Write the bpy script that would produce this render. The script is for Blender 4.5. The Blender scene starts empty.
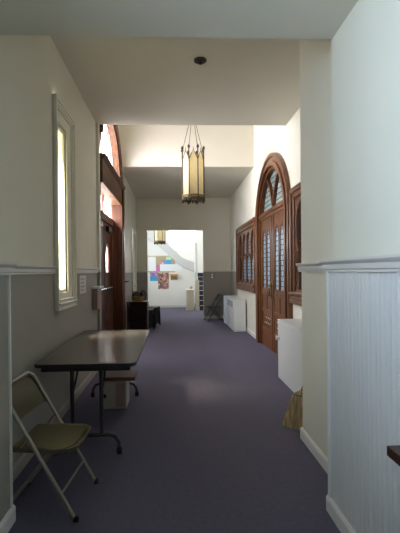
import bpy, bmesh, math, random
from mathutils import Vector, Matrix
from mathutils.geometry import tessellate_polygon
random.seed(4)
S = bpy.context.scene
COL = S.collection
PI = math.pi

# ------------------------------------------------------------------ camera, sky, window light, exposure
cam = bpy.data.cameras.new('camera'); camo = bpy.data.objects.new('camera', cam); COL.objects.link(camo)
YAW, PITCH, ROLL, F = 0.0415, 0.0041, 0.0093, 399.2
cy_, sy_, cp_, sp_ = math.cos(YAW), math.sin(YAW), math.cos(PITCH), math.sin(PITCH)
fw = Vector((cp_*sy_, cp_*cy_, -sp_)); up = Vector((sp_*sy_, sp_*cy_, cp_)); rt = Vector((cy_, -sy_, 0))
r2 = rt*math.cos(ROLL) - up*math.sin(ROLL); u2 = rt*math.sin(ROLL) + up*math.cos(ROLL)
m = Matrix((r2, u2, -fw)).transposed().to_4x4(); m.translation = Vector((0, 0, 1.42)); camo.matrix_world = m
cam.sensor_fit = 'VERTICAL'; cam.sensor_height = 36; cam.lens = 36*F/533
cam.shift_x = 9.2/533; cam.shift_y = 6.7/533; cam.clip_start = .05
S.camera = camo
S.view_settings.view_transform = 'Standard'; S.view_settings.look = 'None'
S.view_settings.exposure = 0.0; S.view_settings.gamma = 1; S.view_settings.use_curve_mapping = False
w = bpy.data.worlds.new('sky'); S.world = w; w.use_nodes = True
w.node_tree.nodes['Background'].inputs[0].default_value = (.72, .86, 1, 1)
w.node_tree.nodes['Background'].inputs[1].default_value = 1.2
S.cycles.use_denoising = True
S.cycles.max_bounces = 12; S.cycles.diffuse_bounces = 8; S.cycles.transparent_max_bounces = 16

def area(name, loc, direction, sx, sy, power, col=(1, 1, 1)):
    l = bpy.data.lights.new(name, 'AREA'); l.shape = 'RECTANGLE'; l.size = sx; l.size_y = sy
    l.energy = power; l.color = col
    o = bpy.data.objects.new(name, l); COL.objects.link(o); o.location = loc
    o.rotation_euler = Vector(direction).to_track_quat('-Z', 'Y').to_euler(); return o
# daylight standing outside each outer window
area('daylight_arch', (-1.95, 7.1, 3.75), (1, 0, -.12), 2.2, 1.3, 900, (1, 1, .975))
area('daylight_door', (-1.75, 7.16, 2.3), (1, 0, -.25), 1.9, 1.4, 400, (1, .985, .95))
a = area('daylight_slit', (-1.53, 3.80, 2.88), (1.0, .74, -2.05), .5, .9, 430, (1, .99, .96)); a.data.spread = math.radians(36)
area('daylight_slit_sky', (-1.62, 4.05, 2.05), (1, .2, 0), .5, 1.8, 14, (1, 1, .98))
a = area('daylight_entry', (-1.5, .25, 2.1), (2.4, 1.75, .45), 1.3, 1.1, 54, (.68, .83, 1)); a.data.spread = math.radians(100)
area('daylight_stair', (.25, 18.2, 3.3), (0, -1, -.15), 1.3, 2.0, 480, (1, 1, 1))
area('daylight_hall', (-2.0, 14.1, 2.6), (1, 0.1, -.1), 1.6, 1.8, 90, (.95, .98, 1))
area('sanctuary_backlight', (2.6, 7.0, 2.0), (-1, 0, 0), 6.5, 2.5, 120, (.85, .93, 1))  # added lamp inside the sanctuary, brightens the right-hand glass from behind

# ------------------------------------------------------------------ materials
def lin(c):
    c /= 255.0
    return c/12.92 if c <= .04045 else ((c+.055)/1.055)**2.4
def rgb(r, g, b): return (lin(r), lin(g), lin(b), 1)
def newmat(name):
    mt = bpy.data.materials.new(name); mt.use_nodes = True
    nt = mt.node_tree; return mt, nt, nt.nodes['Principled BSDF']
def nd(nt, t, **k):
    n = nt.nodes.new(t)
    for a, b in k.items(): setattr(n, a, b)
    return n
def mix(nt, fac, a, b):
    n = nd(nt, 'ShaderNodeMix', data_type='RGBA')
    for s, v in ((0, fac), (6, a), (7, b)):
        if hasattr(v, 'is_output'): nt.links.new(v, n.inputs[s])
        else: n.inputs[s].default_value = v
    return n.outputs[2]
def mat(name, c, rough=.5, metal=0, var=.08, scale=6, bump=0, bscale=60, stretch=(1, 1, 1), spec=.5):
    mt, nt, p = newmat(name)
    tc = nd(nt, 'ShaderNodeTexCoord'); mp = nd(nt, 'ShaderNodeMapping'); mp.inputs['Scale'].default_value = stretch
    nt.links.new(tc.outputs['Object'], mp.inputs[0])
    no = nd(nt, 'ShaderNodeTexNoise'); no.inputs['Scale'].default_value = scale; no.inputs['Detail'].default_value = 6
    nt.links.new(mp.outputs[0], no.inputs[0])
    d = tuple(x*(1-var) for x in c[:3])+(1,); l = tuple(min(1, x*(1+var)) for x in c[:3])+(1,)
    nt.links.new(mix(nt, no.outputs[0], d, l), p.inputs['Base Color'])
    p.inputs['Roughness'].default_value = rough; p.inputs['Metallic'].default_value = metal
    p.inputs['Specular IOR Level'].default_value = spec
    if bump:
        n2 = nd(nt, 'ShaderNodeTexNoise'); n2.inputs['Scale'].default_value = bscale; n2.inputs['Detail'].default_value = 4
        nt.links.new(mp.outputs[0], n2.inputs[0])
        b = nd(nt, 'ShaderNodeBump'); b.inputs['Strength'].default_value = bump; b.inputs['Distance'].default_value = .01
        nt.links.new(n2.outputs[0], b.inputs['Height']); nt.links.new(b.outputs[0], p.inputs['Normal'])
    return mt
def wood(name, dark, light, rough=.35, stretch=(14, 14, 1.2), spec=.5):
    mt, nt, p = newmat(name)
    tc = nd(nt, 'ShaderNodeTexCoord'); mp = nd(nt, 'ShaderNodeMapping'); mp.inputs['Scale'].default_value = stretch
    nt.links.new(tc.outputs['Object'], mp.inputs[0])
    no = nd(nt, 'ShaderNodeTexNoise'); no.inputs['Scale'].default_value = 2.2; no.inputs['Detail'].default_value = 8; no.inputs['Distortion'].default_value = .6
    nt.links.new(mp.outputs[0], no.inputs[0])
    cr = nd(nt, 'ShaderNodeValToRGB'); cr.color_ramp.elements[0].position = .3; cr.color_ramp.elements[1].position = .72
    cr.color_ramp.elements[0].color = dark; cr.color_ramp.elements[1].color = light
    nt.links.new(no.outputs[0], cr.inputs[0]); nt.links.new(cr.outputs[0], p.inputs['Base Color'])
    p.inputs['Roughness'].default_value = rough; p.inputs['Specular IOR Level'].default_value = spec
    return mt
def two_tone(name, upper, lower, ymin=None):
    mt, nt, p = newmat(name)
    tc = nd(nt, 'ShaderNodeTexCoord'); sx = nd(nt, 'ShaderNodeSeparateXYZ'); nt.links.new(tc.outputs['Object'], sx.inputs[0])
    a = nd(nt, 'ShaderNodeMath', operation='LESS_THAN'); a.inputs[1].default_value = 1.43; nt.links.new(sx.outputs[2], a.inputs[0])
    f = a.outputs[0]
    if ymin is not None:
        b = nd(nt, 'ShaderNodeMath', operation='GREATER_THAN'); b.inputs[1].default_value = ymin; nt.links.new(sx.outputs[1], b.inputs[0])
        c = nd(nt, 'ShaderNodeMath', operation='MULTIPLY'); nt.links.new(f, c.inputs[0]); nt.links.new(b.outputs[0], c.inputs[1]); f = c.outputs[0]
    no = nd(nt, 'ShaderNodeTexNoise'); no.inputs['Scale'].default_value = 3; nt.links.new(tc.outputs['Object'], no.inputs[0])
    col = mix(nt, f, upper, lower)
    m2 = nd(nt, 'ShaderNodeMix', data_type='RGBA', blend_type='MULTIPLY'); m2.inputs[0].default_value = 1
    nt.links.new(col, m2.inputs[6]); nt.links.new(mix(nt, no.outputs[0], (.95, .95, .95, 1), (1, 1, 1, 1)), m2.inputs[7])
    nt.links.new(m2.outputs[2], p.inputs['Base Color']); p.inputs['Roughness'].default_value = .8; p.inputs['Specular IOR Level'].default_value = .2
    return mt
def leaded(name, c1, c2, lead, sc, transp=0.0, transl=0.0, axes=(1, 2), rough=.2, bw=.5, rh=.35, emis=0):
    mt, nt, p = newmat(name)
    tc = nd(nt, 'ShaderNodeTexCoord'); sx = nd(nt, 'ShaderNodeSeparateXYZ'); nt.links.new(tc.outputs['Object'], sx.inputs[0])
    cb = nd(nt, 'ShaderNodeCombineXYZ'); nt.links.new(sx.outputs[axes[0]], cb.inputs[0]); nt.links.new(sx.outputs[axes[1]], cb.inputs[1])
    br = nd(nt, 'ShaderNodeTexBrick'); nt.links.new(cb.outputs[0], br.inputs[0])
    br.inputs['Color1'].default_value = c1; br.inputs['Color2'].default_value = c2; br.inputs['Mortar'].default_value = lead
    br.inputs['Scale'].default_value = sc; br.inputs['Mortar Size'].default_value = .03
    br.inputs['Brick Width'].default_value = bw; br.inputs['Row Height'].default_value = rh
    nt.links.new(br.outputs[0], p.inputs['Base Color']); p.inputs['Roughness'].default_value = rough
    out = nt.nodes['Material Output']; sh = p.outputs[0]
    if transl:
        t = nd(nt, 'ShaderNodeBsdfTranslucent'); nt.links.new(br.outputs[0], t.inputs[0])
        ms = nd(nt, 'ShaderNodeMixShader'); ms.inputs[0].default_value = transl
        nt.links.new(sh, ms.inputs[1]); nt.links.new(t.outputs[0], ms.inputs[2]); sh = ms.outputs[0]
    if transp:
        t = nd(nt, 'ShaderNodeBsdfTransparent'); nt.links.new(br.outputs[0], t.inputs[0])
        ms = nd(nt, 'ShaderNodeMixShader'); ms.inputs[0].default_value = transp
        nt.links.new(sh, ms.inputs[1]); nt.links.new(t.outputs[0], ms.inputs[2]); sh = ms.outputs[0]
    nt.links.new(sh, out.inputs[0])
    return mt

CREAM = rgb(225, 223, 208); GREIGE = rgb(164, 160, 151); WHITE = rgb(232, 232, 228)
M = {}
M['wall'] = two_tone('two_tone_paint', CREAM, GREIGE)
M['wall_r'] = two_tone('two_tone_paint_right', CREAM, GREIGE, 10.7)
M['cream'] = mat('cream_paint', CREAM, .8, var=.03, scale=3, spec=.2)
M['hallwhite'] = mat('white_plaster', rgb(232, 232, 228), .8, var=.03, scale=3, spec=.2)
M['greige'] = mat('greige_paint', GREIGE, .7, var=.03, scale=3, spec=.2)
M['ceil'] = mat('ceiling_paint', rgb(216, 212, 198), .7, var=.03, scale=3)
M['white'] = mat('white_trim_paint', WHITE, .35, var=.03)
M['trim'] = mat('grey_white_trim_paint', rgb(208, 206, 199), .35, var=.03)
M['bead'] = mat('white_beadboard_paint', rgb(222, 223, 220), .4, var=.03)
M['carpet'] = mat('purple_grey_carpet', rgb(98, 94, 112), .95, var=.22, scale=35, bump=.5, bscale=350, spec=.1)
M['wood'] = wood('varnished_oak', rgb(66, 35, 18), rgb(136, 86, 48), .35)
M['wood_h'] = wood('varnished_oak_horizontal', rgb(66, 35, 18), rgb(136, 86, 48), .35, (14, 1.2, 14))
M['darkwood'] = wood('dark_red_oak', rgb(50, 25, 14), rgb(100, 56, 32), .5, spec=.25)
M['darkwood_h'] = wood('dark_oak_horizontal', rgb(66, 42, 28), rgb(112, 78, 54), .5, (14, 1.2, 14), spec=.25)
M['ledge'] = wood('dark_brown_ledge', rgb(46, 26, 20), rgb(78, 46, 36), .35, (14, 1.2, 14))
M['black'] = mat('black_vinyl', rgb(18, 18, 21), .65, var=.2, bump=.2, spec=.3)
M['blackmetal'] = mat('black_metal', rgb(26, 26, 30), .35, .6)
M['chrome'] = mat('dull_chrome', rgb(190, 190, 190), .25, 1)
M['tabletop'] = mat('grey_brown_laminate', rgb(82, 76, 74), .22, var=.12, scale=40)
M['tableedge'] = mat('black_rubber_edge', rgb(30, 29, 30), .5)
M['tableleg'] = mat('brown_grey_enamel', rgb(62, 58, 58), .35, .4)
M['chair'] = mat('olive_beige_enamel', rgb(100, 93, 68), .25, .15)
M['chairdark'] = mat('dark_grey_green_enamel', rgb(66, 70, 68), .4, .3)
M['chairtube'] = mat('beige_grey_tube', rgb(150, 145, 130), .3, .5)
M['rubber'] = mat('dark_rubber', rgb(30, 30, 30), .8)
M['brass'] = mat('aged_brass', rgb(130, 110, 62), .4, .8, var=.2, scale=20)
M['bronze'] = mat('dark_bronze', rgb(66, 56, 40), .45, .7, var=.25, scale=30)
M['heater'] = mat('white_heater_enamel', rgb(222, 225, 224), .35, var=.03)
M['grille'] = mat('grey_grille', rgb(150, 155, 158), .5)
M['panelblue'] = mat('pale_blue_board', rgb(205, 222, 236), .4, var=.02)
M['straw'] = wood('corn_straw', rgb(118, 92, 62), rgb(220, 190, 142), .8, (30, 30, 2))
M['wicker'] = mat('wicker', rgb(150, 118, 62), .7, var=.35, scale=60, bump=.8, bscale=120)
M['box'] = mat('off_white_plastic', rgb(178, 172, 162), .5, var=.05)
M['reddish'] = mat('faded_red_brown_print', rgb(160, 138, 126), .6, var=.08)
M['cardboard'] = mat('brown_cardboard', rgb(104, 72, 52), .8, var=.12)
M['taupe'] = mat('taupe_box', rgb(150, 122, 108), .5)
M['paper'] = mat('white_paper', rgb(235, 238, 242), .8, var=.02)
M['ink'] = mat('grey_ink', rgb(150, 150, 155), .8)
M['cork'] = mat('tan_cork', rgb(186, 168, 132), .9, var=.2, scale=80)
M['stairdark'] = mat('dark_stair_carpet', rgb(52, 52, 60), .95, var=.2, scale=40)
M['stairgrey'] = mat('pale_grey_plaster', rgb(205, 205, 205), .6, var=.03)
M['tan'] = mat('tan_paint', rgb(190, 182, 160), .5, var=.03)
M['yellowwood'] = mat('tan_varnish', rgb(196, 160, 104), .5, var=.12, scale=20)
M['lead_r'] = leaded('leaded_bluish_glass', rgb(166, 182, 194), rgb(190, 200, 208), rgb(96, 102, 108), 4.2, transl=.5)
M['lead_fan'] = leaded('leaded_green_grey_glass', rgb(176, 190, 190), rgb(206, 214, 212), rgb(70, 70, 66), 4.0, transl=.5)
M['stained'] = leaded('leaded_lavender_glass', rgb(250, 250, 250), rgb(240, 236, 244), rgb(90, 70, 92), 5.5, transp=.6, transl=.5)
M['frost'] = leaded('cream_glass', rgb(248, 242, 222), rgb(248, 242, 222), rgb(248, 242, 222), 1, transp=.3, transl=.6)
M['clear'] = leaded('clear_window_glass', rgb(250, 252, 255), rgb(250, 252, 255), rgb(250, 252, 255), 1, transp=.8, transl=.3)
M['lampglass'] = leaded('amber_cream_glass', rgb(240, 234, 212), rgb(234, 226, 198), rgb(240, 234, 212), 9, transl=.7, axes=(0, 2))
M['pink'] = mat('pink_paper', rgb(206, 120, 176), .8, var=.4, scale=14)
M['blue'] = mat('blue_paper', rgb(70, 166, 216), .8, var=.15, scale=14)
M['red'] = mat('red_paper', rgb(190, 80, 110), .8, var=.2, scale=14)
M['green'] = mat('pale_green_paper', rgb(190, 232, 180), .8, var=.05)
def patches(name, cols, sc):
    mt, nt, p = newmat(name)
    tc = nd(nt, 'ShaderNodeTexCoord'); v = nd(nt, 'ShaderNodeTexVoronoi'); v.inputs['Scale'].default_value = sc
    nt.links.new(tc.outputs['Object'], v.inputs[0])
    s = nd(nt, 'ShaderNodeSeparateColor'); nt.links.new(v.outputs['Color'], s.inputs[0])
    cr = nd(nt, 'ShaderNodeValToRGB'); cr.color_ramp.interpolation = 'CONSTANT'
    while len(cr.color_ramp.elements) < len(cols): cr.color_ramp.elements.new(.5)
    for i, c in enumerate(cols):
        cr.color_ramp.elements[i].position = i/len(cols); cr.color_ramp.elements[i].color = rgb(*c)
    nt.links.new(s.outputs[0], cr.inputs[0]); nt.links.new(cr.outputs[0], p.inputs['Base Color']); p.inputs['Roughness'].default_value = .7
    return mt
M['collage'] = patches('photo_collage', [(150, 100, 90), (190, 150, 130), (120, 84, 80), (206, 180, 160), (168, 120, 96), (130, 110, 120)], 14)
M['flyer'] = patches('pink_blue_print', [(200, 110, 170), (120, 130, 200), (220, 190, 220)], 18)

# ------------------------------------------------------------------ mesh helpers
class MB:
    def __init__(s): s.v = []; s.f = []
    def add(s, vs, fs):
        o = len(s.v); s.v += [tuple(x) for x in vs]; s.f += [[i+o for i in f] for f in fs]; return s
    def box(s, x0, x1, y0, y1, z0, z1):
        return s.add([(x, y, z) for x in (x0, x1) for y in (y0, y1) for z in (z0, z1)],
                     [(0, 1, 3, 2), (4, 6, 7, 5), (0, 4, 5, 1), (2, 3, 7, 6), (0, 2, 6, 4), (1, 5, 7, 3)])
    def tube(s, pts, r, n=10, cap=True):
        pts = [Vector(p) for p in pts]; k = len(pts); rr = r if isinstance(r, (list, tuple)) else [r]*k
        vs = []; prev = None
        for i, p in enumerate(pts):
            t = (pts[min(i+1, k-1)]-pts[max(i-1, 0)]).normalized()
            if prev is None:
                a = Vector((0, 0, 1)) if abs(t.z) < .9 else Vector((1, 0, 0)); nx = t.cross(a).normalized()
            else: nx = (prev - t*prev.dot(t)).normalized()
            prev = nx; ny = t.cross(nx)
            for j in range(n):
                a = 2*PI*j/n; vs.append(p + (nx*math.cos(a)+ny*math.sin(a))*rr[i])
        fs = [(i*n+j, i*n+(j+1) % n, (i+1)*n+(j+1) % n, (i+1)*n+j) for i in range(k-1) for j in range(n)]
        if cap: fs += [tuple(range(n))[::-1], tuple((k-1)*n+j for j in range(n))]
        return s.add(vs, fs)
    def lathe(s, prof, c=(0, 0, 0), n=20, axis='z'):
        vs = []
        for r, h in prof:
            for j in range(n):
                a = 2*PI*j/n; q = (r*math.cos(a), r*math.sin(a), h)
                if axis == 'x': q = (h, q[0], q[1])
                if axis == 'y': q = (q[0], h, q[1])
                vs.append((q[0]+c[0], q[1]+c[1], q[2]+c[2]))
        k = len(prof)
        fs = [(i*n+j, i*n+(j+1) % n, (i+1)*n+(j+1) % n, (i+1)*n+j) for i in range(k-1) for j in range(n)]
        fs += [tuple(range(n))[::-1], tuple((k-1)*n+j for j in range(n))]
        return s.add(vs, fs)
    def prism(s, loops, axis, a0, a1):
        """loops of 2D points (first outer, others holes); axis x -> (y,z), y -> (x,z), z -> (x,y)"""
        P = {'x': lambda u, v, a: (a, u, v), 'y': lambda u, v, a: (u, a, v), 'z': lambda u, v, a: (u, v, a)}[axis]
        flat = [q for l in loops for q in l]; n = len(flat)
        tris = tessellate_polygon([[Vector((q[0], q[1], 0)) for q in l] for l in loops])
        vs = [P(u, v, a0) for u, v in flat]+[P(u, v, a1) for u, v in flat]
        fs = [tuple(t) for t in tris]+[tuple(i+n for i in t[::-1]) for t in tris]
        o = 0
        for l in loops:
            k = len(l); fs += [(o+i, o+(i+1) % k, n+o+(i+1) % k, n+o+i) for i in range(k)]; o += k
        return s.add(vs, fs)
    def build(s, name, mt, parent=None, origin=None, smooth=False, bevel=0, seg=2, sub=0):
        me = bpy.data.meshes.new(name)
        o3 = Vector(origin) if origin is not None else Vector((0, 0, 0))
        me.from_pydata([tuple(Vector(v)-o3) for v in s.v], [], s.f); me.update()
        bm = bmesh.new(); bm.from_mesh(me); bmesh.ops.recalc_face_normals(bm, faces=bm.faces)
        if smooth:
            for f in bm.faces: f.smooth = True
            for e in bm.edges:
                if len(e.link_faces) == 2 and e.calc_face_angle(0) > .8: e.smooth = False
        bm.to_mesh(me); bm.free()
        me.materials.append(mt)
        o = bpy.data.objects.new(name, me); COL.objects.link(o)
        if parent is not None: o.parent = parent
        elif origin is not None: o.location = o3
        if bevel:
            b = o.modifiers.new('bevel', 'BEVEL'); b.width = bevel; b.segments = seg; b.limit_method = 'ANGLE'; b.angle_limit = .6
        if sub:
            b = o.modifiers.new('sub', 'SUBSURF'); b.levels = sub; b.render_levels = sub
        return o
def tag(o, label, cat, group=None, kind=None):
    o['label'] = label; o['category'] = cat
    if group: o['group'] = group
    if kind: o['kind'] = kind
    return o
def thing(name, label, cat, loc=(0, 0, 0), rz=0, group=None, kind=None):
    o = bpy.data.objects.new(name, None); COL.objects.link(o); o.empty_display_size = .1
    o.location = loc; o.rotation_euler = (0, 0, rz); return tag(o, label, cat, group, kind)
def struct(mb, name, mt, label, cat, **k): return tag(mb.build(name, mt, **k), label, cat, kind='structure')
def dup(root, loc, rz, label):
    r = root.copy(); COL.objects.link(r); r.location = loc; r.rotation_euler = (0, 0, rz); r['label'] = label
    def rec(a, b):
        for ch in list(a.children):
            c = ch.copy(); COL.objects.link(c); c.parent = b; rec(ch, c)
    rec(root, r); return r
def arc(cx, cz, r, a0, a1, n): return [(cx+r*math.cos(a0+(a1-a0)*i/n), cz+r*math.sin(a0+(a1-a0)*i/n)) for i in range(n+1)]
def lancet(cx, w, z0, z1, n=7):
    """pointed-arch outline, centre cx, width w, from z0 up to tip z1"""
    h = min(w*.95, (z1-z0)*.5); zs = z1-h; R = (h*h+(w/2)**2)/w
    out = [(cx-w/2, z0), (cx+w/2, z0)]
    a = math.asin(min(1, h/R))
    out += [(cx+w/2-R+R*math.cos(a*i/n), zs+R*math.sin(a*i/n)) for i in range(n+1)]
    out += [(cx-w/2+R-R*math.cos(a*i/n), zs+R*math.sin(a*i/n)) for i in range(n-1, -1, -1)]
    return out

# ------------------------------------------------------------------ setting
LW, RW, Y0, Y1, Y2, YE = -1.1247, 1.7015, 2.31, 5.965, 8.38, 11.95
H0, H1, H2, HV = 2.772, 3.608, 3.622, 4.9
RP, YP, NU, NL = 1.0716, 3.322, .935, .905
DC, DZ, DR, DB = 7.1, 3.0, 1.2, 3.2        # left arched light: centre, springing, radius, foot of the glass
AC, AZ, AR = 6.84, 2.25, .95         # right arch door

struct(MB().box(-2.6, 2.6, -1.7, 19.2, -.12, 0), 'floor', M['carpet'], 'purple-grey carpet running down the corridor', 'floor')
struct(MB().box(-1.2, 1.2, -1.6, Y0, H0, H0+.9), 'ceiling', M['ceil'], 'low flat cream ceiling nearest the camera, edge across the corridor', 'ceiling')
struct(MB().box(-1.4, 1.95, Y0+.001, Y1, H1, H1+1.6), 'ceiling', M['ceil'], 'flat cream ceiling with the round bronze plate on it', 'ceiling')
struct(MB().box(-1.45, 1.95, Y1-.05, Y2+.1, HV, HV+.2), 'ceiling', M['ceil'], 'high ceiling over the bright bay with the lantern', 'ceiling')
struct(MB().box(-1.4, 1.95, Y2, YE+.15, H2, H2+1.6), 'ceiling', M['ceil'], 'dropped ceiling and its bright upright face beyond the lantern', 'ceiling')
struct(MB().box(-2.6, 2.6, YE+.15, 19.2, 4.652, 4.8), 'ceiling', M['ceil'], 'ceiling of the stair hall beyond the doorway', 'ceiling')

# left long wall with narrow window, door and arched window openings
op = [(Y0-.1, 0), (6.12, 0), (6.12, 2.79), (8.1, 2.79), (8.1, 0), (YE+.1, 0), (YE+.1, 5), (Y0-.1, 5)]
def cut_arch(r, n=30, zb=None):
    '''arch points from the far foot over the crown to where it dies into the corner pier'''
    return arc(DC, DZ, r, math.asin(((zb or DB)-DZ)/r), math.acos(max(-1, (5.985-DC)/r)), n)
hole_arch = cut_arch(DR) + [(5.985, DB)]
hole_win = [(3.92, 1.22), (4.24, 1.22), (4.24, 2.9), (3.92, 2.9)]
struct(MB().prism([op, hole_arch, hole_win], 'x', LW, LW-.3).box(LW-.02, LW+.04, 5.87, Y1+.01, 0, H1), 'wall_left', M['wall'],
       'long left wall, cream above and greige below the rail', 'wall')
# near flanking walls
def near_side(sg):
    a, b = (-.975, -.94) if sg < 0 else (NU, NL)
    mb = MB()
    if sg < 0:
        mb.prism([[(-1.6, 1.4), (Y0, 1.4), (Y0, H0), (-1.6, H0)], [(-.35, 1.5), (.85, 1.5), (.85, 2.5), (-.35, 2.5)]], 'x', a, -1.3)
    else: mb.box(a, 1.2, -1.6, Y0, 1.4, H0)
    return mb
struct(near_side(-1).box(-1.3, -.94, -1.6, Y0, 0, 1.4), 'wall_near_left', M['wall'], 'end of the near left wall at the frame edge, panelled below its rail', 'wall')
struct(near_side(1), 'wall_near_right', M['cream'], 'pale bluish-white plaster wall above the beadboard at right', 'wall')
# beadboard as modelled boards
mb = MB(); y = -1.6; prof = []
while y < Y0-.03:
    prof += [(y, NL), (y+.030, NL), (y+.033, NL+.005), (y+.036, NL+.0005), (y+.039, NL+.0005), (y+.042, NL+.005)]; y += .042
prof = [(q[1], q[0]) for q in prof if q[0] < Y0-.02] + [(NL, Y0-.02), (NL, Y0), (1.2, Y0), (1.2, -1.6)]
struct(mb.prism([prof], 'z', 0, 1.41), 'wall_near_lower', M['bead'], 'white vertical beadboard wainscot at right below the rail', 'wainscot')
struct(MB().box(NL-.012, NL+.02, Y0-.016, Y0+.006, .0, 1.41), 'trim_1', M['white'], 'thin white corner strip at the end of the beadboard', 'trim', bevel=.003)
struct(MB().box(-.955, -.93, Y0-.016, Y0+.004, 0, 1.41), 'trim_2', M['white'], 'thin pale corner strip on the near left panel', 'trim', bevel=.003)
struct(MB().box(-1.3, 1.2, -1.75, -1.6, 0, H0), 'wall_rear', M['cream'], 'wall behind the viewpoint', 'wall')
struct(MB().box(RP, 1.95, Y0, YP, 0, H1+.1), 'wall_middle_right', M['cream'], 'cream wall pier projecting at right behind the beadboard', 'wall')
# right long wall with arched door and window openings
A0, A1 = AC-AR, AC+AR
o2 = [(YP-.05, 0), (A0, 0)] + [(AC-(q[0]-AC), q[1]) for q in arc(AC, AZ, AR, 0, PI, 28)] + [(A1, 0), (YE+.1, 0), (YE+.1, 5), (YP-.05, 5)]
W3 = (8.26, 10.42, 1.12, 2.40); W4 = (3.75, 5.50, 1.12, 2.44)
rect = lambda q: [(q[0], q[2]), (q[1], q[2]), (q[1], q[3]), (q[0], q[3])]
struct(MB().prism([o2, rect(W3), rect(W4)], 'x', RW, RW+.25), 'wall_right', M['wall_r'], 'bright cream right wall around the arched door', 'wall')
# end wall with doorway
D0, D1, DT = -.798, .872, 2.667
struct(MB().prism([[(-1.3, 0), (D0, 0), (D0, DT), (D1, DT), (D1, 0), (1.9, 0), (1.9, 4), (-1.3, 4)]], 'y', YE, YE+.16), 'wall_far', M['wall'],
       'end wall with a square doorway, cream above grey-beige wainscot', 'wall')
# stair hall
BY = 15.88
lo = [(-2.3, 3.62), (-1.6, 3.15), (-1.059, 2.759), (-.746, 2.56), (-.45, 2.32), (-.16, 2.02), (.232, 1.683), (.5, 1.53), (.80, 1.40)]
upb = [(.80, 1.80), (.55, 1.87), (.314, 1.985), (.02, 2.29), (-.351, 2.676), (-.82, 3.073), (-1.5, 3.55), (-2.3, 4.1)]
struct(MB().prism([[(-2.3, 0), (.80, 0)] + lo[::-1]], 'y', BY, BY+.12), 'wall_inner_far', M['hallwhite'], 'wall under the curving stair, papers pinned on it', 'wall')
struct(MB().prism([lo + upb], 'y', BY-.09, BY+.13), 'trim_3', M['stairgrey'], 'pale grey sloping band of the curved stair rising to the left', 'stair side', bevel=.01)
struct(MB().prism([[(-2.4, 0), (2.4, 0), (2.4, 5.2), (-2.4, 5.2)], [(-.25, 2.35), (.95, 2.35), (.95, 4.3), (-.25, 4.3)]], 'y', 17.7, 17.9), 'wall_outer_far', M['hallwhite'], 'far wall of the stair hall, washed out by daylight', 'wall')
struct(MB().box(2.2, 2.4, YE+.16, 17.7, 0, 5.2), 'wall_inner_right', M['hallwhite'], 'right wall of the stair hall', 'wall')
struct(MB().prism([[(YE+.16, 0), (17.7, 0), (17.7, 5.2), (YE+.16, 5.2)], [(13.3, 1.7), (14.9, 1.7), (14.9, 3.5), (13.3, 3.5)]], 'x', -1.7, -1.9), 'wall_inner_left', M['hallwhite'], 'left wall of the stair hall', 'wall')
struct(MB().box(-1.7, -1.3, YE, YE+.16, 0, 5.2).box(1.9, 2.3, YE, YE+.16, 0, 5.2).box(-1.7, 2.3, YE+.05, YE+.16, 3.9, 5.2), 'wall_inner_front', M['cream'], 'hall side of the end wall', 'wall')
# wall behind the right-hand glazing
struct(MB().box(3.0, 3.1, 3, 11, 0, 5), 'wall_outer_right', M['cream'], 'pale wall of the room behind the right-hand glass', 'wall')

# chair rails with stepped profile
def rail(name, label, x, sg, y0, y1, mt='trim'):
    z = 1.41
    prof = [(x-sg*.01, z), (x+sg*.016, z), (x+sg*.016, z+.012), (x+sg*.022, z+.018), (x+sg*.022, z+.042), (x+sg*.034, z+.052), (x+sg*.04, z+.06), (x+sg*.04, z+.07), (x-sg*.01, z+.073)]
    struct(MB().prism([prof], 'y', y0, y1), name, M[mt], label, 'chair rail')
rail('trim_4', 'moulded chair rail along the beadboard at right', NL, -1, -1.6, Y0+.035)
rail('trim_5', 'chair rail wrapping the cream pier at right', RP, -1, Y0+.03, YP+.03)
rail('trim_6', 'short chair rail at the left frame edge', -.94, 1, -1.6, Y0+.03)
rail('trim_7', 'chair rail on the left wall before the narrow window', LW, 1, Y0+.03, 3.785)
rail('trim_8', 'chair rail between the narrow window and the left door', LW, 1, 4.485, 5.9)
rail('trim_9', 'chair rail on the left wall beyond the left door', LW, 1, 8.4, 10.55, 'white')
struct(MB().box(D1, RW, YE-.02, YE+.01, 1.41, 1.45), 'trim_10', M['trim'], 'thin rail on the end wall right of the doorway', 'chair rail')
struct(MB().box(LW, D0, YE-.02, YE+.01, 1.41, 1.45), 'trim_11', M['trim'], 'thin rail on the end wall left of the doorway', 'chair rail')
struct(MB().box(RW-.02, RW+.01, 10.62, YE, 1.41, 1.45), 'trim_12', M['trim'], 'thin rail on the right wall next to the end corner', 'chair rail')
# baseboards
def base(name, label, x, sg, y0, y1, h=.092, mt='white'):
    struct(MB().prism([[(x-sg*.01, 0), (x+sg*.018, 0), (x+sg*.018, h-.015), (x+sg*.008, h), (x-sg*.01, h)]], 'y', y0, y1), name, M[mt], label, 'baseboard')
base('baseboard_near_right', 'white baseboard below the beadboard', NL, -1, -1.6, Y0+.018)
base('baseboard_middle_right', 'white baseboard along the cream pier', RP, -1, Y0+.018, YP+.018)
base('baseboard_near_left', 'pale baseboard at the left frame edge', -.94, 1, -1.6, Y0+.018)
base('baseboard_left', 'baseboard of the long wall behind the folding table', LW, 1, Y0+.018, 5.87, mt='greige')
base('baseboard_right', 'baseboard of the right wall between the heater and the arched door', RW, -1, 8.05, YE)
struct(MB().box(D1, RW, YE-.016, YE+.01, 0, .09), 'baseboard_far', M['trim'], 'baseboard of the end wall behind the far folding chair', 'baseboard')
struct(MB().box(-1.7, .80, BY-.016, BY+.01, 0, .09), 'baseboard_inner_far', M['trim'], 'baseboard below the notice wall', 'baseboard')

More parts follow.
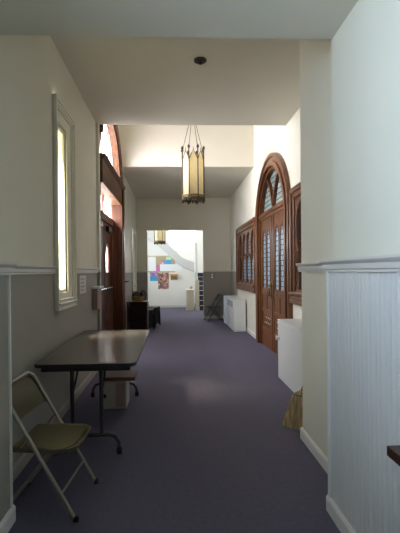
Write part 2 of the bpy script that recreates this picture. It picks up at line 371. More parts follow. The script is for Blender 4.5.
# ------------------------------------------------------------------ left narrow window
wn = thing('window_1', 'tall narrow cream window with moulded casing on the left wall', 'window', (LW, 4.1, 1.05), kind='structure'); og = wn.location
c = MB(); a0, a1, z0, z1 = 3.785, 4.485, 1.06, 3.095
c.prism([[(a0, z0), (a1, z0), (a1, z1), (a0, z1)], hole_win], 'x', LW-.02, LW+.012)
c.build('casing', M['cream'], wn, og)
c = MB()
for d, t in ((0, .03), (.035, .022), (.062, .012)):
    q = lambda e: [(a0+e, z0+e), (a1-e, z0+e), (a1-e, z1-e), (a0+e, z1-e)]
    c.prism([q(d), q(d+.03)], 'x', LW+.005, LW+.012+t)
c.build('moulding', M['cream'], wn, og)
MB().box(LW+.012, LW+.055, 3.80, 4.47, 1.11, 1.128).box(LW+.012, LW+.04, 3.84, 4.43, 1.15, 1.164).build('sill', M['trim'], wn, og, bevel=.004)
MB().prism([[(3.92, 1.22), (4.24, 1.22), (4.24, 2.9), (3.92, 2.9)], [(3.94, 1.25), (4.22, 1.25), (4.22, 2.86), (3.94, 2.86)]], 'x', LW-.05, LW-.012).build('sash', M['cream'], wn, og)
MB().box(LW-.04, LW-.03, 3.935, 4.225, 1.245, 2.865).build('pane', M['frost'], wn, og)

# ------------------------------------------------------------------ left arched window
w2 = thing('window_2', 'arched leaded window glowing with daylight above the dark red door', 'window', (LW, DC, DB), kind='structure'); og = w2.location
mb = MB()
for ro, ri, x0, x1 in ((1.265, 1.22, LW-.05, -1.035), (1.36, 1.255, LW-.05, -1.06), (1.225, 1.14, LW-.15, -1.085)):
    if ro > 1.3: ro, ri = 1.30, 1.25
    mb.prism([cut_arch(ro) + cut_arch(ri)[::-1]], 'x', x0, x1)
mb.build('casing', M['darkwood_h'], w2, og)
mb = MB(); mb.prism([cut_arch(DR-.005)+cut_arch(DR-.02)[::-1]], 'x', LW-.16, LW+.02); mb.build('soffit', M['darkwood_h'], w2, og)
MB().prism([cut_arch(DR) + [(5.985, DB)]], 'x', LW-.095, LW-.085).build('leaded_glass', M['stained'], w2, og)
for yy in (-.34, .34):
    h = math.sqrt(DR**2-yy**2); MB().box(LW-.11, LW-.07, DC+yy-.012, DC+yy+.012, DB, DZ+h).build('mullion', M['darkwood'], w2, og)

# ------------------------------------------------------------------ left door
d1 = thing('door_1', 'dark red wooden double door with push bars, its transom lit by daylight', 'door', (LW, 7.1, 0), kind='structure'); og = d1.location
PX = -1.25
MB().box(PX-.02, -1.03, 8.05, 8.22, 0, 2.78).build('jamb', M['darkwood'], d1, og, bevel=.006)
MB().box(-1.10, -1.015, 8.16, 8.345, 0, 3.1).build('architrave', M['darkwood'], d1, og, bevel=.006)
MB().box(PX-.02, -1.105, 5.975, 6.14, 0, 2.78).build('jamb', M['darkwood'], d1, og, bevel=.006)
MB().box(PX-.06, -1.045, 5.972, 8.35, 2.76, 3.10).build('lintel', M['darkwood_h'], d1, og, bevel=.006)
prof = [(PX, 3.10), (-1.045, 3.10), (-1.035, 3.12), (-1.02, 3.13), (-1.01, 3.15), (-1.0, 3.16), (-1.0, 3.185), (PX, 3.20)]
MB().prism([prof], 'y', 5.972, 8.40).build('cornice', M['darkwood_h'], d1, og)
MB().box(PX-.04, PX+.05, 6.13, 8.06, 2.32, 2.46).build('transom_bar', M['darkwood_h'], d1, og, bevel=.005)
MB().box(PX-.03, PX+.03, 7.02, 7.08, 2.46, 2.77).build('transom_mullion', M['darkwood'], d1, og, bevel=.005)
MB().box(PX-.006, PX+.006, 6.13, 8.06, 2.44, 2.78).build('transom_glass', M['clear'], d1, og)
for c0, s1 in ((6.615, -1), (7.57, 1)):
    l0, l1 = c0-.47, c0+.47; gy = c0-.12
    lf = MB().prism([[(l0, .01), (l1, .01), (l1, 2.32), (l0, 2.32)], lancet(gy, .34, 1.42, 1.96)], 'x', PX-.025, PX+.02)
    lf = lf.build('door_leaf', M['darkwood'], d1, og, bevel=.004)
    for za, zb in ((.2, .55), (.65, 1.0)): MB().box(PX+.018, PX+.03, c0-.3, c0+.3, za, zb).build('raised_panel', M['darkwood'], lf, og, bevel=.008)
    MB().prism([lancet(gy, .35, 1.415, 1.97)], 'x', PX-.008, PX-.002).build('pane', M['clear'], lf, og)
    MB().box(PX+.02, PX+.075, c0-.40, c0+.40, 1.115, 1.15).build('push_bar', M['chrome'], lf, og, bevel=.012)
    MB().box(PX+.018, PX+.075, c0-.25, c0+.1, 2.17, 2.26).build('door_closer', M['blackmetal'], lf, og, bevel=.005)

# ------------------------------------------------------------------ right arched door
d2 = thing('door_2', 'varnished wooden arched double door with lancet glass in the right wall', 'door', (RW, AC, 0), kind='structure'); og = d2.location
def archring(ro, ri, x0, x1, n=32):
    o = [(AC+ro, 0)] + arc(AC, AZ, ro, 0, PI, n) + [(AC-ro, 0)]
    i = [(AC-ri, 0)] + arc(AC, AZ, ri, PI, 0, n) + [(AC+ri, 0)]
    return MB().prism([o + i], 'x', x0, x1)
mb = archring(1.165, 1.10, RW+.01, 1.635); mb2 = archring(1.11, 1.02, RW+.01, 1.655); mb.add(mb2.v, mb2.f)
mb2 = archring(1.03, .955, RW+.04, 1.628); mb.add(mb2.v, mb2.f); mb2 = archring(.965, .90, RW+.12, 1.67); mb.add(mb2.v, mb2.f)
mb.build('casing', M['wood'], d2, og, bevel=.006)
DX = 1.735
MB().box(DX-.05, DX+.05, AC-.93, AC+.93, 2.38, 2.52).box(DX-.075, DX-.04, AC-.93, AC+.93, 2.43, 2.47).build('transom', M['wood_h'], d2, og, bevel=.006)
fan = [(AC-.9, 2.5)] + [(AC-q[0]+AC, q[1]) for q in arc(AC, AZ, .93, .28, PI-.28, 26)] + [(AC+.9, 2.5)]
MB().prism([fan[::-1]], 'x', DX+.02, DX+.028).build('fan_glass', M['lead_fan'], d2, og)
mb = MB()
for sg in (-1, 1):
    pts = []
    for i in range(11):
        t = i/10; pts.append((DX, AC+sg*(.0+.50*t**1.25), 2.5+.62*math.sin(t*PI/2*.92)))
    for i in range(10):
        p, q = Vector(pts[i]), Vector(pts[i+1]); d = (q-p).normalized(); n = Vector((0, -d.z, d.y))*.028
        mb.add([(DX-.035, *(p+n).yz), (DX-.035, *(p-n).yz), (DX-.035, *(q-n).yz), (DX-.035, *(q+n).yz), (DX+.02, *(p+n).yz), (DX+.02, *(p-n).yz), (DX+.02, *(q-n).yz), (DX+.02, *(q+n).yz)],
               [(0, 1, 2, 3), (4, 7, 6, 5), (0, 4, 5, 1), (1, 5, 6, 2), (2, 6, 7, 3), (3, 7, 4, 0)])
mb.box(DX-.035, DX+.02, AC-.03, AC+.03, 2.5, 2.60)
mb.build('tracery', M['wood'], d2, og)
for sg in (-1, 1):
    l0, l1 = (AC-.90, AC-.004) if sg < 0 else (AC+.004, AC+.90)
    cc = (l0+l1)/2; holes = [lancet(cc+k*.155, .225, 1.11, 2.17) for k in (-1, 1)]
    quads = []
    for r in (.46, .56):
        for k in (-.2, -.07, .07, .2):
            quads.append([(cc+k+.034*(1+.35*math.cos(4*a))*math.cos(a), r+.034*(1+.35*math.cos(4*a))*math.sin(a)) for a in [2*PI*i/20 for i in range(20)]])
    lf = MB().prism([[(l0, .01), (l1, .01), (l1, 2.39), (l0, 2.39)]] + holes + quads, 'x', DX-.03, DX+.02).build('door_leaf', M['wood'], d2, og)
    MB().box(DX-.024, DX-.018, cc-.32, cc+.32, 1.08, 2.2).build('lancet_glass', M['lead_r'], lf, og)
    MB().box(DX-.022, DX-.016, cc-.3, cc+.3, .38, .64).build('quatrefoil_backing', M['white'], lf, og)
    mb = MB()
    for hh in holes:
        big = [((q[0]-(cc+(-.155 if q[0] < cc else .155)))*1.22+(cc+(-.155 if q[0] < cc else .155)), (q[1]-1.6)*1.04+1.6) for q in hh]
        mb.prism([big, hh], 'x', DX-.040, DX-.028)
    mb.build('lancet_frame', M['wood'], lf, og)
    MB().box(DX-.042, DX-.028, l0+.02, l0+.10, .02, 2.37).box(DX-.042, DX-.028, l1-.10, l1-.02, .02, 2.37).box(DX-.042, DX-.028, l0+.1, l1-.1, .66, .72).box(DX-.042, DX-.028, l0+.1, l1-.1, .30, .36).box(DX-.042, DX-.028, l0+.1, l1-.1, .98, 1.05).box(DX-.042, DX-.028, cc-.03, cc+.03, .72, .98).build('rails', M['wood'], lf, og, bevel=.005)
    hy = AC+sg*.07
    MB().box(DX-.055, DX-.04, hy-.03, hy+.03, .93, 1.22).tube([(DX-.05, hy, .98), (DX-.10, hy, 1.0), (DX-.11, hy, 1.08), (DX-.10, hy, 1.15), (DX-.05, hy, 1.17)], .011).build('handle', M['brass'], lf, og, smooth=True)

# ------------------------------------------------------------------ right wooden windows with colonnettes
def side_window(name, q, n, label):
    y0, y1, z0, z1 = q
    t = thing(name, label, 'window', (RW, (y0+y1)/2, z0), kind='structure'); og = t.location
    o = lambda e: [(y0-e, z0-e), (y1+e, z0-e), (y1+e, z1+e), (y0-e, z1+e)]
    mb = MB().prism([o(.13), o(.06)], 'x', RW+.01, 1.64); mb.prism([o(.07), o(-.01)], 'x', RW+.02, 1.665); mb.prism([o(.0), o(-.035)], 'x', RW+.20, 1.69)
    mb.build('frame', M['wood'], t, og, bevel=.006)
    MB().box(1.615, RW+.01, y0-.10, y1+.10, z0-.04, z0+.0).box(1.63, RW+.01, y0-.13, y1+.13, z0-.16, z0-.11).build('sill', M['wood_h'], t, og, bevel=.006)
    wd = (y1-y0)/n; gx = RW+.09
    MB().box(gx, gx+.008, y0, y1, z0, z1).build('leaded_glass', M['lead_r'], t, og)
    outer = [(y0, z1-.62), (y1, z1-.62), (y1, z1), (y0, z1)]
    heads = [lancet(y0+wd*(i+.5), wd-.06, z1-.615, z1-.07) for i in range(n)]
    MB().prism([outer] + heads, 'x', RW-.005, RW+.05).build('arched_head', M['wood_h'], t, og, bevel=.005)
    for i in range(n+1):
        yy = min(max(y0+wd*i, y0+.085), y1-.085); zc = z1-.60
        pr = [(.045, z0), (.045, z0+.03), (.03, z0+.05), (.038, z0+.075), (.026, z0+.11), (.022, z0+.14), (.02, zc-.16), (.028, zc-.15), (.022, zc-.13), (.034, zc-.09), (.046, zc-.04), (.05, zc-.01), (.05, zc+.02)]
        MB().lathe(pr, (RW+.012, yy, 0), 14).build('colonnette', M['wood'], t, og, smooth=True)
    return t
side_window('window_3', W3, 4, 'wooden window with turned colonnettes on the right wall beyond the arched door')
side_window('window_4', W4, 3, 'wooden window with colonnettes partly hidden by the cream pier')
# plain windows out of view that let the daylight in
def plain_window(name, axis, pos, u0, u1, v0, v1, label):
    t = thing(name, label, 'window', (0, 0, 0), kind='structure')
    o = lambda e: [(u0+e, v0+e), (u1-e, v0+e), (u1-e, v1-e), (u0+e, v1-e)]
    MB().prism([o(-.01), o(.05)], axis, pos-.03, pos+.03).build('window_frame', M['white'], t)
    MB().prism([o(.04)], axis, pos-.004, pos+.004).build('pane', M['clear'], t)
plain_window('window_5', 'x', -1.15, -.35, .85, 1.5, 2.5, 'window in the near left wall beside the viewpoint')
plain_window('window_6', 'y', 17.78, -.25, .95, 2.35, 4.3, 'bright window above the stair in the hall beyond the doorway')
plain_window('window_7', 'x', -1.8, 13.3, 14.9, 1.7, 3.5, 'window in the left wall of the stair hall')

# ------------------------------------------------------------------ painted door far left
d3 = thing('door_3', 'cream painted door with white knob at the far end of the left wall', 'door', (LW, 11.2, 0), kind='structure'); og = d3.location
MB().prism([[(10.62, 0), (10.72, 0), (10.72, 2.48), (11.62, 2.48), (11.62, 0), (11.72, 0), (11.72, 2.6), (10.62, 2.6)]], 'x', LW-.01, LW+.03).build('casing', M['white'], d3, og, bevel=.005)
MB().box(LW-.005, LW+.012, 10.72, 11.62, .01, 2.48).build('door_leaf', M['tan'], d3, og)
MB().lathe([(.012, 0), (.012, .03), (.03, .04), (.036, .055), (.03, .07), (.01, .078)], (LW+.012, 10.82, 1.07), 14, 'x').build('knob', M['white'], d3, og, smooth=True)

# ------------------------------------------------------------------ stair flight and newel in the hall
st = thing('stair_flight', 'dark-carpeted steps rising behind the white newel post', 'stairs', (1.6, 14.6, 0)); og = st.location
for i in range(8):
    MB().box(.93, 2.15, 14.55+i*.27, 14.55+(i+1)*.27+(.0 if i < 7 else .9), 0, .172*(i+1)).build('step', M['stairdark'], st, og)
    MB().box(.93, 2.15, 14.53+i*.27, 14.57+i*.27, .172*(i+1)-.012, .172*(i+1)+.004).build('nosing', M['stairgrey'], st, og)
nw = thing('newel_post', 'slender white newel post with handrail at the foot of the stair', 'newel post', (.83, 14.5, 0)); og = nw.location
MB().box(.77, .90, 14.44, 14.57, 0, 1.05).box(.76, .91, 14.43, 14.58, 0, .12).prism([[(.755, 1.05), (.915, 1.05), (.915, 1.08), (.86, 1.13), (.81, 1.13), (.755, 1.08)]], 'y', 14.43, 14.58).build('post', M['tan'], nw, og, bevel=.006)
MB().tube([(.815, 14.5, 1.1), (.815, 14.5, 1.3), (.805, 14.5, 2.42), (.80, 14.5, 2.5)], [.05, .036, .036, .02], 12).build('pole', M['stairgrey'], nw, og, smooth=True)
MB().tube([(.80, 14.5, 2.20), (.65, 14.5, 2.32), (.50, 14.5, 2.47)], .024, 8).build('handrail', M['stairgrey'], nw, og, smooth=True)
pd = thing('pedestal', 'short tan square pedestal standing beside the white newel post', 'pedestal', (.60, 14.66, 0)); og = pd.location
MB().box(.44, .70, 14.52, 14.8, .06, .74).build('body', M['tan'], pd, og, bevel=.006)
MB().box(.425, .715, 14.505, 14.815, 0, .06).build('plinth', M['tan'], pd, og, bevel=.005)
MB().box(.42, .72, 14.50, 14.82, .74, .775).build('top', M['white'], pd, og, bevel=.005)
tag(MB().lathe([(.03, .776), (.045, .80), (.05, .84), (.03, .87), (.034, .885)], (.63, 14.66, 0), 14).build('small_pot', M['yellowwood'], None, (.63, 14.66, .776), smooth=True), 'small tan pot standing on the pedestal by the newel post', 'pot')

# ------------------------------------------------------------------ notices in the hall
nb = thing('notice_board', 'tan cork board on the hall wall covered with papers', 'notice board', (-.45, BY, 1.7)); og = nb.location
MB().box(-1.12, .02, BY-.018, BY, 1.42, 2.04).build('cork_panel', M['cork'], nb, og)
MB().prism([[(-1.14, 1.40), (.04, 1.40), (.04, 2.06), (-1.14, 2.06)], [(-1.11, 1.43), (.01, 1.43), (.01, 2.03), (-1.11, 2.03)]], 'y', BY-.024, BY).build('frame', M['tan'], nb, og)
def sheet(name, x0, x1, z0, z1, mt, label, y=BY-.02, cat='paper'):
    return tag(MB().box(x0, x1, y-.003, y, z0, z1).build(name, M[mt], None, ((x0+x1)/2, y, (z0+z1)/2)), label, cat)
sheet('poster', -1.031, -.721, 1.455, 2.02, 'paper', 'tall white sheet on the notice board, beside the pink one', BY-.026)
sheet('paper_notice', -.718, -.575, 1.454, 1.69, 'pink', 'pink sheet between the tall white sheet and the wide white one', BY-.026)
sheet('banner', -.56, .31, 1.445, 1.72, 'paper', 'wide white banner along the lower edge of the notice board', BY-.026, 'banner')
sheet('paper_notice', -.33, -.104, 1.728, 1.888, 'blue', 'bright blue sheet above the wide white banner', BY-.026)
sheet('paper_notice', -.519, -.345, 1.729, 1.87, 'flyer', 'small mottled sheet beside the bright blue one', BY-.026)
sheet('paper_notice', -.319, -.122, 1.892, 2.02, 'green', 'pale green sheet above the bright blue one', BY-.026)
sheet('paper_notice', -1.09, -1.035, 1.496, 1.676, 'red', 'narrow red sheet beside the tall white one', BY-.026)
fl = thing('flyer', 'pink and blue flyer hanging below the notice board', 'flyer', (-.8, BY, 1.2)); og = fl.location
MB().box(-.958, -.646, BY-.004, BY-.001, 1.24, 1.398).build('pink_print', M['flyer'], fl, og)
MB().box(-.958, -.646, BY-.004, BY-.001, 1.06, 1.24).build('blue_print', M['blue'], fl, og)
MB().box(-.958, -.646, BY-.004, BY-.001, 1.018, 1.06).build('white_margin', M['paper'], fl, og)
sheet('photo_collage', -.642, -.213, .736, 1.39, 'collage', 'large brown photo collage poster below the notice board', BY-.001, 'poster')
sh = thing('wall_shelf', 'small tan bracket shelf on the wall beside the photo collage', 'shelf', (0, BY, 1.25)); og = sh.location
MB().box(-.17, .15, BY-.2, BY, 1.27, 1.33).build('board', M['yellowwood'], sh, og, bevel=.005)
MB().prism([[(BY, 1.09), (BY, 1.27), (BY-.18, 1.27), (BY-.15, 1.22), (BY-.05, 1.15)]], 'x', -.14, .12).build('bracket', M['yellowwood'], sh, og)

# ------------------------------------------------------------------ lanterns
def make_lantern(label, loc, cable, bulb=1.0):
    t = thing('pendant_lantern', label, 'lantern', loc)
    n, R = 8, .205; ang = lambda i: 2*PI*(i+.5)/n - PI/2
    P = lambda i, r, z: (r*math.cos(ang(i)), r*math.sin(ang(i)), z)
    for i in range(n):
        a, b = Vector(P(i, R, 0)), Vector(P(i+1, R, 0)); d = b-a
        def uv(u, v, off=0): q = a+d*u; k = 1-off/R; return (q.x*k, q.y*k, v)
        # gothic headed glass panel
        sh = [(.06, .13), (.94, .13), (.94, .74), (.80, .80), (.5, .885), (.2, .80), (.06, .74)]
        f = MB(); vs = [uv(u, v, .004) for u, v in sh]+[uv(u, v, .010) for u, v in sh]; k = len(sh)
        f.add(vs, [tuple(range(k)), tuple(range(k, 2*k))[::-1]]+[(j, (j+1) % k, k+(j+1) % k, k+j) for j in range(k)])
        f.build('glass_panel', M['lampglass'], t)
        f = MB()
        f.tube([P(i, R, .05), P(i, R, .93)], .011, 6)
        f.tube([P(i, R, .93), P(i, R, .955), P(i, R, .975), P(i, R+.005, 1.0)], [.014, .028, .02, .003], 6)     # finial
        f.tube([P(i, R, .05), P(i, R, .03), P(i, R, -.0)], [.014, .026, .004], 6)
        f.build('post', M['bronze'], t, smooth=True)
        f = MB()
        f.tube([uv(.03, .74), uv(.2, .81), uv(.5, .90), uv(.8, .81), uv(.97, .74)], .009, 6); f.tube([uv(.5, .895), uv(.5, .955)], [.01, .003], 6)
        f.build('gothic_rim', M['brass'], t, smooth=True)
        MB().tube([uv(0, .115), uv(1, .115)], .018, 6).build('lower_band', M['brass'], t, smooth=True)
        f = MB()                                                                                                    # cresting below
        for u in (.18, .5, .82): f.tube([uv(u, .09), uv(u, .05), uv(u, .02)], [.02, .024, .003], 6)
        f.tube([uv(0, .07), uv(1, .07)], .012, 6)
        f.build('lower_cresting', M['bronze'], t, smooth=True)
    for i in range(0, n, 2):
        MB().tube([P(i, R*.97, .93), (.012*math.cos(ang(i)), .012*math.sin(ang(i)), 1.62)], .005, 6).build('suspension_rod', M['bronze'], t)
    MB().tube([(0, 0, 1.60), (0, 0, 1.68), (0, 0, cable)], [.02, .012, .01], 8).build('stem', M['bronze'], t)
    MB().lathe([(.07, cable), (.07, cable-.02), (.03, cable-.05)], (0, 0, 0), 16).build('canopy', M['bronze'], t, smooth=True)
    MB().lathe([(.012, .55), (.03, .50), (.034, .44), (.02, .38), (.012, .36)], (0, 0, 0), 14).build('bulb', M['frost'], t, smooth=True)
    l = bpy.data.lights.new('lantern_lamp', 'POINT'); l.energy = bulb; l.color = (1, .95, .88); l.shadow_soft_size = .05
    lo_ = bpy.data.objects.new('lantern_lamp', l); COL.objects.link(lo_); lo_.parent = t; lo_.location = (0, 0, .62)
    return t
lan = make_lantern('eight-sided brass lantern with cream glass hanging near the arched door', (.353, 7.15, 2.648), HV-2.648)
dup(lan, (-.51, 14.4, 2.40), .1, 'brass lantern in the stair hall, cut off by the far doorway')
cp = thing('ceiling_plate', 'small round bronze plate fixed on the cream ceiling', 'ceiling plate', (.29, 4.131, H1)); og = cp.location
MB().lathe([(.066, H1), (.066, H1-.012), (.05, H1-.022), (.03, H1-.026)], (.29, 4.131, 0), 24).build('disc', M['bronze'], cp, og, smooth=True)
MB().lathe([(.012, H1-.024), (.018, H1-.035), (.012, H1-.046), (.004, H1-.05)], (.29, 4.131, 0), 12).build('boss', M['bronze'], cp, og, smooth=True)

# ------------------------------------------------------------------ folding table
tb = thing('folding_table', 'long grey-brown folding table pushed against the wall below the narrow window', 'table', (-.676, 3.855, 0)); og = tb.location
def rrect(x0, x1, y0, y1, r, n=5):
    out = []
    for cx, cyy, a in ((x1-r, y1-r, 0), (x0+r, y1-r, PI/2), (x0+r, y0+r, PI), (x1-r, y0+r, 3*PI/2)):
        out += [(cx+r*math.cos(a+PI/2*i/n), cyy+r*math.sin(a+PI/2*i/n)) for i in range(n+1)]
    return out
X0, X1, T0, T1 = -1.057, -.292, 2.985, 4.725
MB().prism([rrect(X0+.004, X1-.004, T0+.004, T1-.004, .06)], 'z', .722, .741).build('tabletop', M['tabletop'], tb, og)
MB().prism([rrect(X0, X1, T0, T1, .064), rrect(X0+.006, X1-.006, T0+.006, T1-.006, .06)], 'z', .716, .742).build('edge_band', M['tableedge'], tb, og)
MB().box(X0+.05, X1-.05, T0+.05, T0+.08, .675, .722).box(X0+.05, X1-.05, T1-.08, T1-.05, .675, .722).box(X0+.05, X0+.08, T0+.05, T1-.05, .675, .722).box(X1-.08, X1-.05, T0+.05, T1-.05, .675, .722).build('apron', M['tableedge'], tb, og, bevel=.004)
for yy, dr in ((3.15, 1), (4.60, -1)):
    lg = MB(); xc = -.692
    for sx in (-1, 1): lg.tube([(xc+sx*.113, yy, .70), (xc+sx*.113, yy, .155)], .0165, 10)
    lg.tube([(xc-.25, yy, .02), (xc-.245, yy, .09), (xc-.215, yy, .135), (xc-.17, yy, .15), (xc+.17, yy, .15), (xc+.215, yy, .135), (xc+.245, yy, .09), (xc+.25, yy, .02)], .0165, 10)
    L = lg.build('leg_frame', M['tableleg'], tb, og, smooth=True)
    for sx in (-1, 1):
        MB().lathe([(.022, 0), (.022, .035), (.017, .05)], (xc+sx*.25, yy, 0), 12).build('foot_cap', M['rubber'], L, og, smooth=True)
        MB().tube([(xc+sx*.113, yy, .45), (xc+sx*.113, yy+dr*.30, .70)], .008, 8).build('brace', M['blackmetal'], tb, og, smooth=True)

# box and board beneath
bx = thing('storage_box', 'off-white box on the carpet under the folding table', 'box', (-.64, 4.32, 0)); og = bx.location
MB().box(-.775, -.508, 4.17, 4.46, 0, .285).build('body', M['box'], bx, og, bevel=.008)
MB().box(-.62, -.52, 4.166, 4.172, .02, .265).build('printed_panel', M['reddish'], bx, og)
MB().lathe([(.022, 4.171), (.022, 4.165), (.014, 4.164)], (-.735, 0, .135), 14, 'y').build('hand_hole', M['rubber'], bx, og)
tag(MB().box(-.775, -.42, 4.18, 4.50, .286, .325).build('cardboard_carton', M['cardboard'], None, (-.6, 4.34, .286), bevel=.003), 'flat brown carton lying on the off-white box under the table', 'carton')

# ------------------------------------------------------------------ folding chair
def make_folding_chair(label, loc, rz, seat_m, tube_m):
    fc = thing('folding_chair', label, 'folding chair', loc, rz, 'metal folding chairs')
    W = .205
    fr = MB(); tube_pts = []
    def tx(z): return .222 - (.222+.205)*z/.735
    for sg in (1, -1):
        pts = [(tx(z), sg*W, z) for z in (.015, .2, .4, .6, .70)]
        if sg < 0: pts = pts[::-1]
        arcp = [(tx(.73), sg*(W-.02), .735), (tx(.75), sg*(W-.06), .758)]
        tube_pts += pts + arcp if sg > 0 else arcp[::-1] + pts
    fr.tube(tube_pts, .0125, 10)
    fr.build('back_frame', tube_m, fc, smooth=True)
    mb = MB(); nb_ = 9
    for (z0, z1) in ((.555, .725),):
        rows = []
        for k in range(5):
            z = z0+(z1-z0)*k/4
            rows.append([(tx(z)-.012-.022*(1-(2*j/(nb_-1)-1)**2), -W+2*W*j/(nb_-1), z+(.018*(1-(2*j/(nb_-1)-1)**2) if k == 4 else 0)) for j in range(nb_)])
        vs = [p for r in rows for p in r]; n = len(vs); vs += [(p[0]-.006, p[1], p[2]) for p in vs]
        fs = []
        for k in range(4):
            for j in range(nb_-1):
                a = k*nb_+j; fs += [(a, a+1, a+nb_+1, a+nb_), (n+a, n+a+nb_, n+a+nb_+1, n+a+1)]
        ed = list(range(nb_))+[nb_*k+nb_-1 for k in range(1, 5)]+[4*nb_+j for j in range(nb_-2, -1, -1)]+[nb_*k for k in range(3, 0, -1)]
        fs += [(ed[i], ed[(i+1) % len(ed)], n+ed[(i+1) % len(ed)], n+ed[i]) for i in range(len(ed))]
        mb.add(vs, fs)
    mb.build('backrest', seat_m, fc, smooth=True)
    seat = [(-.165, -.185), (-.165, .185), (.10, .20), (.17, .185), (.21, .14), (.215, 0), (.21, -.14), (.17, -.185), (.10, -.20)]
    inner = [(x*.86, y*.86) for x, y in seat]; k = len(seat)
    mb = MB(); vs = [(x, y, .378) for x, y in seat]+[(x, y, .408) for x, y in seat]+[(x, y, .400) for x, y in inner]+[(x, y, .388) for x, y in inner]
    fs = [(r*k+i, r*k+(i+1) % k, (r+1)*k+(i+1) % k, (r+1)*k+i) for r in range(2) for i in range(k)]
    fs += [tuple(2*k+i for i in range(k)), tuple(3*k+i for i in range(k))[::-1]]+[(i, 3*k+i, 3*k+(i+1) % k, (i+1) % k) for i in range(k)]
    mb.add(vs, fs); mb.build('seat', seat_m, fc, bevel=.006)
    for sg in (-1, 1):
        MB().tube([(.07, sg*(W-.03), .385), (-.02, sg*(W-.03), .27), (-.235, sg*(W-.03), .012)], .0115, 10).build('rear_leg', tube_m, fc, smooth=True)
        MB().lathe([(.016, 0), (.016, .02), (.012, .03)], (.222, sg*W, 0), 10).build('foot_cap', M['rubber'], fc, smooth=True)
        MB().lathe([(.016, 0), (.016, .02), (.012, .03)], (-.235, sg*(W-.03), 0), 10).build('foot_cap', M['rubber'], fc, smooth=True)
        MB().tube([(tx(.47), sg*(W-.014), .47), (-.10, sg*(W-.014), .41)], .006, 8).build('hinge_link', M['chrome'], fc, smooth=True)
    MB().tube([(tx(.15), -W, .15), (tx(.15), W, .15)], .007, 8).build('stretcher', tube_m, fc)
    MB().tube([(-.15, -W+.03, .11), (-.15, W-.03, .11)], .007, 8).build('stretcher', tube_m, fc)
    return fc
make_folding_chair('olive-beige metal folding chair standing in front of the grey-brown table', (-.777, 2.525, 0), math.radians(-5), M['chair'], M['chairtube'])
make_folding_chair('dark grey-green folding chair against the end wall beside the doorway', (1.13, 11.57, 0), math.radians(192), M['chairdark'], M['chairdark'])

# ------------------------------------------------------------------ left wall fittings
pn = thing('paper_notice', 'small pale notice fixed just below the rail, near the narrow window', 'notice', (LW, 4.95, 1.27)); og = pn.location
MB().box(LW, LW+.006, 4.78, 5.12, 1.165, 1.385).build('sheet', M['trim'], pn, og)
mb = MB()
for i in range(4): mb.box(LW+.006, LW+.0066, 4.83, 5.0+.02*(i % 2), 1.20+i*.045, 1.212+i*.045)
mb.build('faint_lines', M['ink'], pn, og)
def wall_box(y0, y1, label, dark=False):
    t = thing('wall_box', label, 'wall box', (LW, (y0+y1)/2, .9)); og = t.location
    MB().box(LW, LW+.075, y0, y1, .91, 1.20).build('body', M['taupe'], t, og, bevel=.006)
    MB().box(LW-.0, LW+.105, y0-.03, y1+.03, 1.20, 1.225).build('lid', M['panelblue'] if not dark else M['black'], t, og, bevel=.004)
wall_box(5.50, 5.80, 'taupe wall box with pale top, on this side of the dark red door')
wall_box(8.62, 9.0, 'taupe wall box with black top, just beyond the dark red door', True)
sp = thing('switch_plate', 'small metal double switch plate on the end wall', 'switch', (1.133, YE, 1.28)); og = sp.location
MB().box(1.095, 1.171, YE-.008, YE, 1.20, 1.36).build('plate', M['chrome'], sp, og, bevel=.004)
for z in (1.24, 1.32): MB().lathe([(.026, YE-.008), (.03, YE-.02), (.018, YE-.03)], (1.133, 0, z), 14, 'y').build('dial', M['paper'], sp, og, smooth=True)

# ------------------------------------------------------------------ heaters
def heater(y0, y1, x0, h, label, end):
    t = thing('radiator_cover', label, 'heater', (RW, (y0+y1)/2, 0)); og = t.location
    MB().box(x0, 1.665, y0, y1, 0.0, h-.02).build('cabinet', M['heater'], t, og, bevel=.008)
    MB().box(x0-.006, 1.67, y0-.006, y1+.006, h-.02, h).build('top', M['heater'], t, og, bevel=.005)
    return t, og
t, og = heater(3.72, 5.277, 1.375, .775, 'white heater cabinet beside the straw broom, partly hidden by the pier', True)
MB().lathe([(.022, 1.375), (.022, 1.35), (.03, 1.345), (.03, 1.33)], (0, 5.2, .54), 14, 'x').build('valve_knob', M['heater'], t, og, smooth=True)
t, og = heater(9.28, 10.72, 1.385, .765, 'white heater cabinet with a small grille, near the far folding chair', False)
g = MB().box(1.378, 1.386, 9.46, 10.36, .555, .70)
g.build('grille', M['grille'], t, og)
mb = MB()
for i in range(8): mb.box(1.374, 1.379, 9.46, 10.36, .56+i*.018, .568+i*.018)
mb.build('slats', M['grille'], t, og)
tag(MB().box(1.36, 1.60, 10.76, 11.02, .0, .745).build('white_board', M['panelblue'], None, (1.48, 10.9, 0), bevel=.01), 'pale blue-white cabinet end against the far heater', 'cabinet')

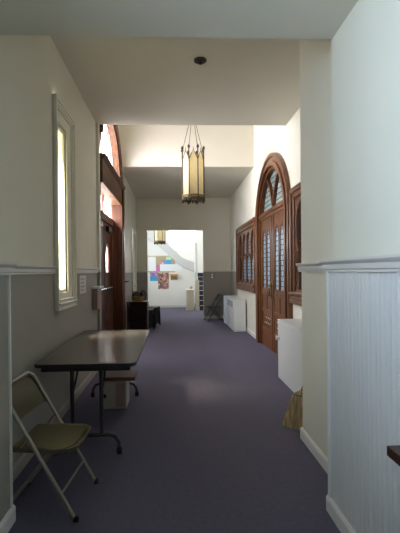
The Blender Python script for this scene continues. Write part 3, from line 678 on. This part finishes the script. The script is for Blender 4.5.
# ------------------------------------------------------------------ corn broom leaning behind the pier
bm_ = thing('corn_broom', 'straw broom leaning behind the cream pier, handle up', 'broom', (1.08, 3.58, 0))
og = Vector((1.08, 3.58, 0)); dirv = Vector((.26, -.22, 1.3)).normalized()
side = Vector((.80, -.60, 0)).normalized(); nrm = dirv.cross(side)
mb = MB(); rows = [(0, .098, .03), (.10, .09, .038), (.22, .082, .036), (.30, .072, .03), (.335, .055, .026), (.365, .018, .016)]
n = 18; vs = []; base_p = Vector((1.06, 3.56, .015))
for h, a, b in rows:
    for j in range(n):
        th = 2*PI*j/n; rip = 1+.10*(j % 2)
        vs.append(base_p+dirv*h+side*a*math.cos(th)*rip+nrm*b*math.sin(th)*rip)
lowz = min(v.z for v in vs); vs = [v+Vector((0, 0, .004-lowz)) for v in vs]
mb.add(vs, [(i*n+j, i*n+(j+1) % n, (i+1)*n+(j+1) % n, (i+1)*n+j) for i in range(len(rows)-1) for j in range(n)]+[tuple(range(n)), tuple((len(rows)-1)*n+j for j in range(n))])
mb.build('bristles', M['straw'], bm_, og)
bp = base_p+Vector((0, 0, .004-lowz))
mb = MB()
for h, a, b in ((.315, .064, .030),):
    mb.tube([bp+dirv*h+side*a*1.05*math.cos(2*PI*j/24)+nrm*b*1.05*math.sin(2*PI*j/24) for j in range(25)], .003, 6)
mb.build('stitching', M['rubber'], bm_, og)
MB().tube([bp+dirv*.34, bp+dirv*.42, bp+dirv*1.18], [.017, .012, .012], 10).build('handle', M['blackmetal'], bm_, og, smooth=True)

# ------------------------------------------------------------------ dark stand, basket, black chairs
sd = thing('side_stand', 'dark open stand beyond the red door, basket on top', 'stand', (-.84, 9.2, 0)); og = sd.location
MB().box(-1.085, -.595, 8.98, 9.46, .725, .755).build('top', M['ledge'], sd, og, bevel=.005)
MB().box(-1.07, -1.04, 9.0, 9.44, 0, .725).build('side_panel', M['ledge'], sd, og)
MB().box(-.64, -.61, 9.0, 9.44, 0, .725).build('side_panel', M['ledge'], sd, og)
MB().box(-1.04, -.64, 9.42, 9.44, .05, .725).build('back_panel', M['ledge'], sd, og)
MB().box(-1.04, -.64, 9.01, 9.42, .28, .30).build('shelf', M['ledge'], sd, og)
bk = thing('wicker_basket', 'small wicker basket with arched handle on the dark stand', 'basket', (-.83, 9.2, .755)); og = bk.location
MB().lathe([(.105, .757), (.13, .80), (.142, .855), (.147, .86), (.138, .862), (.125, .80), (.10, .768)], (-.83, 9.2, 0), 24).build('bowl', M['wicker'], bk, og, smooth=True)
MB().tube([(-.83+.14*math.cos(a), 9.2, .85+.135*math.sin(a)) for a in [PI*i/14 for i in range(15)]], .007, 8).build('handle', M['wicker'], bk, og, smooth=True)
def black_chair(loc, rz, label):
    t = thing('padded_chair', label, 'chair', loc, rz, 'black padded chairs along the left wall')
    n = 16; mb = MB()
    mb.prism([rrect(-.18, .19, -.21, .21, .06)], 'z', .38, .51); mb.build('seat', M['black'], t, bevel=.02, seg=3)
    out = [(-.19, .48), (.19, .48)] + arc(0, .76, .19, 0, PI, 14)
    b = MB().prism([out], 'x', -.035, .035)
    ct, s_ = math.cos(-.16), math.sin(-.16)
    b.v = [(-.17+ct*x+s_*(z-.5), y, .5+(z-.5)*ct-s_*x*.0) for x, y, z in b.v]
    b.build('backrest', M['black'], t, bevel=.015)
    MB().box(-.155, .155, -.185, .185, .06, .39).build('skirt', M['black'], t, bevel=.02)
    for sg in (-1, 1):
        MB().tube([(.16, sg*.18, .40), (.17, sg*.18, .012)], .024, 8).build('leg', M['blackmetal'], t, smooth=True)
        MB().tube([(-.15, sg*.18, .40), (-.18, sg*.18, .012)], .024, 8).build('leg', M['blackmetal'], t, smooth=True)
    return t
ch = black_chair((-.735, 9.80, 0), -.4, 'black padded chair just behind the dark stand, its back above the basket')
dup(ch, (-.61, 10.5, 0), -.3, 'black padded chair nearest the doorway, second behind the dark stand')

# ------------------------------------------------------------------ dark wooden ledge at right
lg = thing('wall_ledge', 'dark brown wooden ledge corner fixed to the white beadboard', 'ledge', (.86, 1.1, .7)); og = lg.location
MB().box(.815, NL, .5, 1.512, .70, .74).build('board', M['ledge'], lg, og, bevel=.004)
for yy in (.7, 1.2): MB().prism([[(.90, .52), (.905, .70), (.83, .70), (.84, .67)]], 'y', yy, yy+.03).build('bracket', M['ledge'], lg, og)
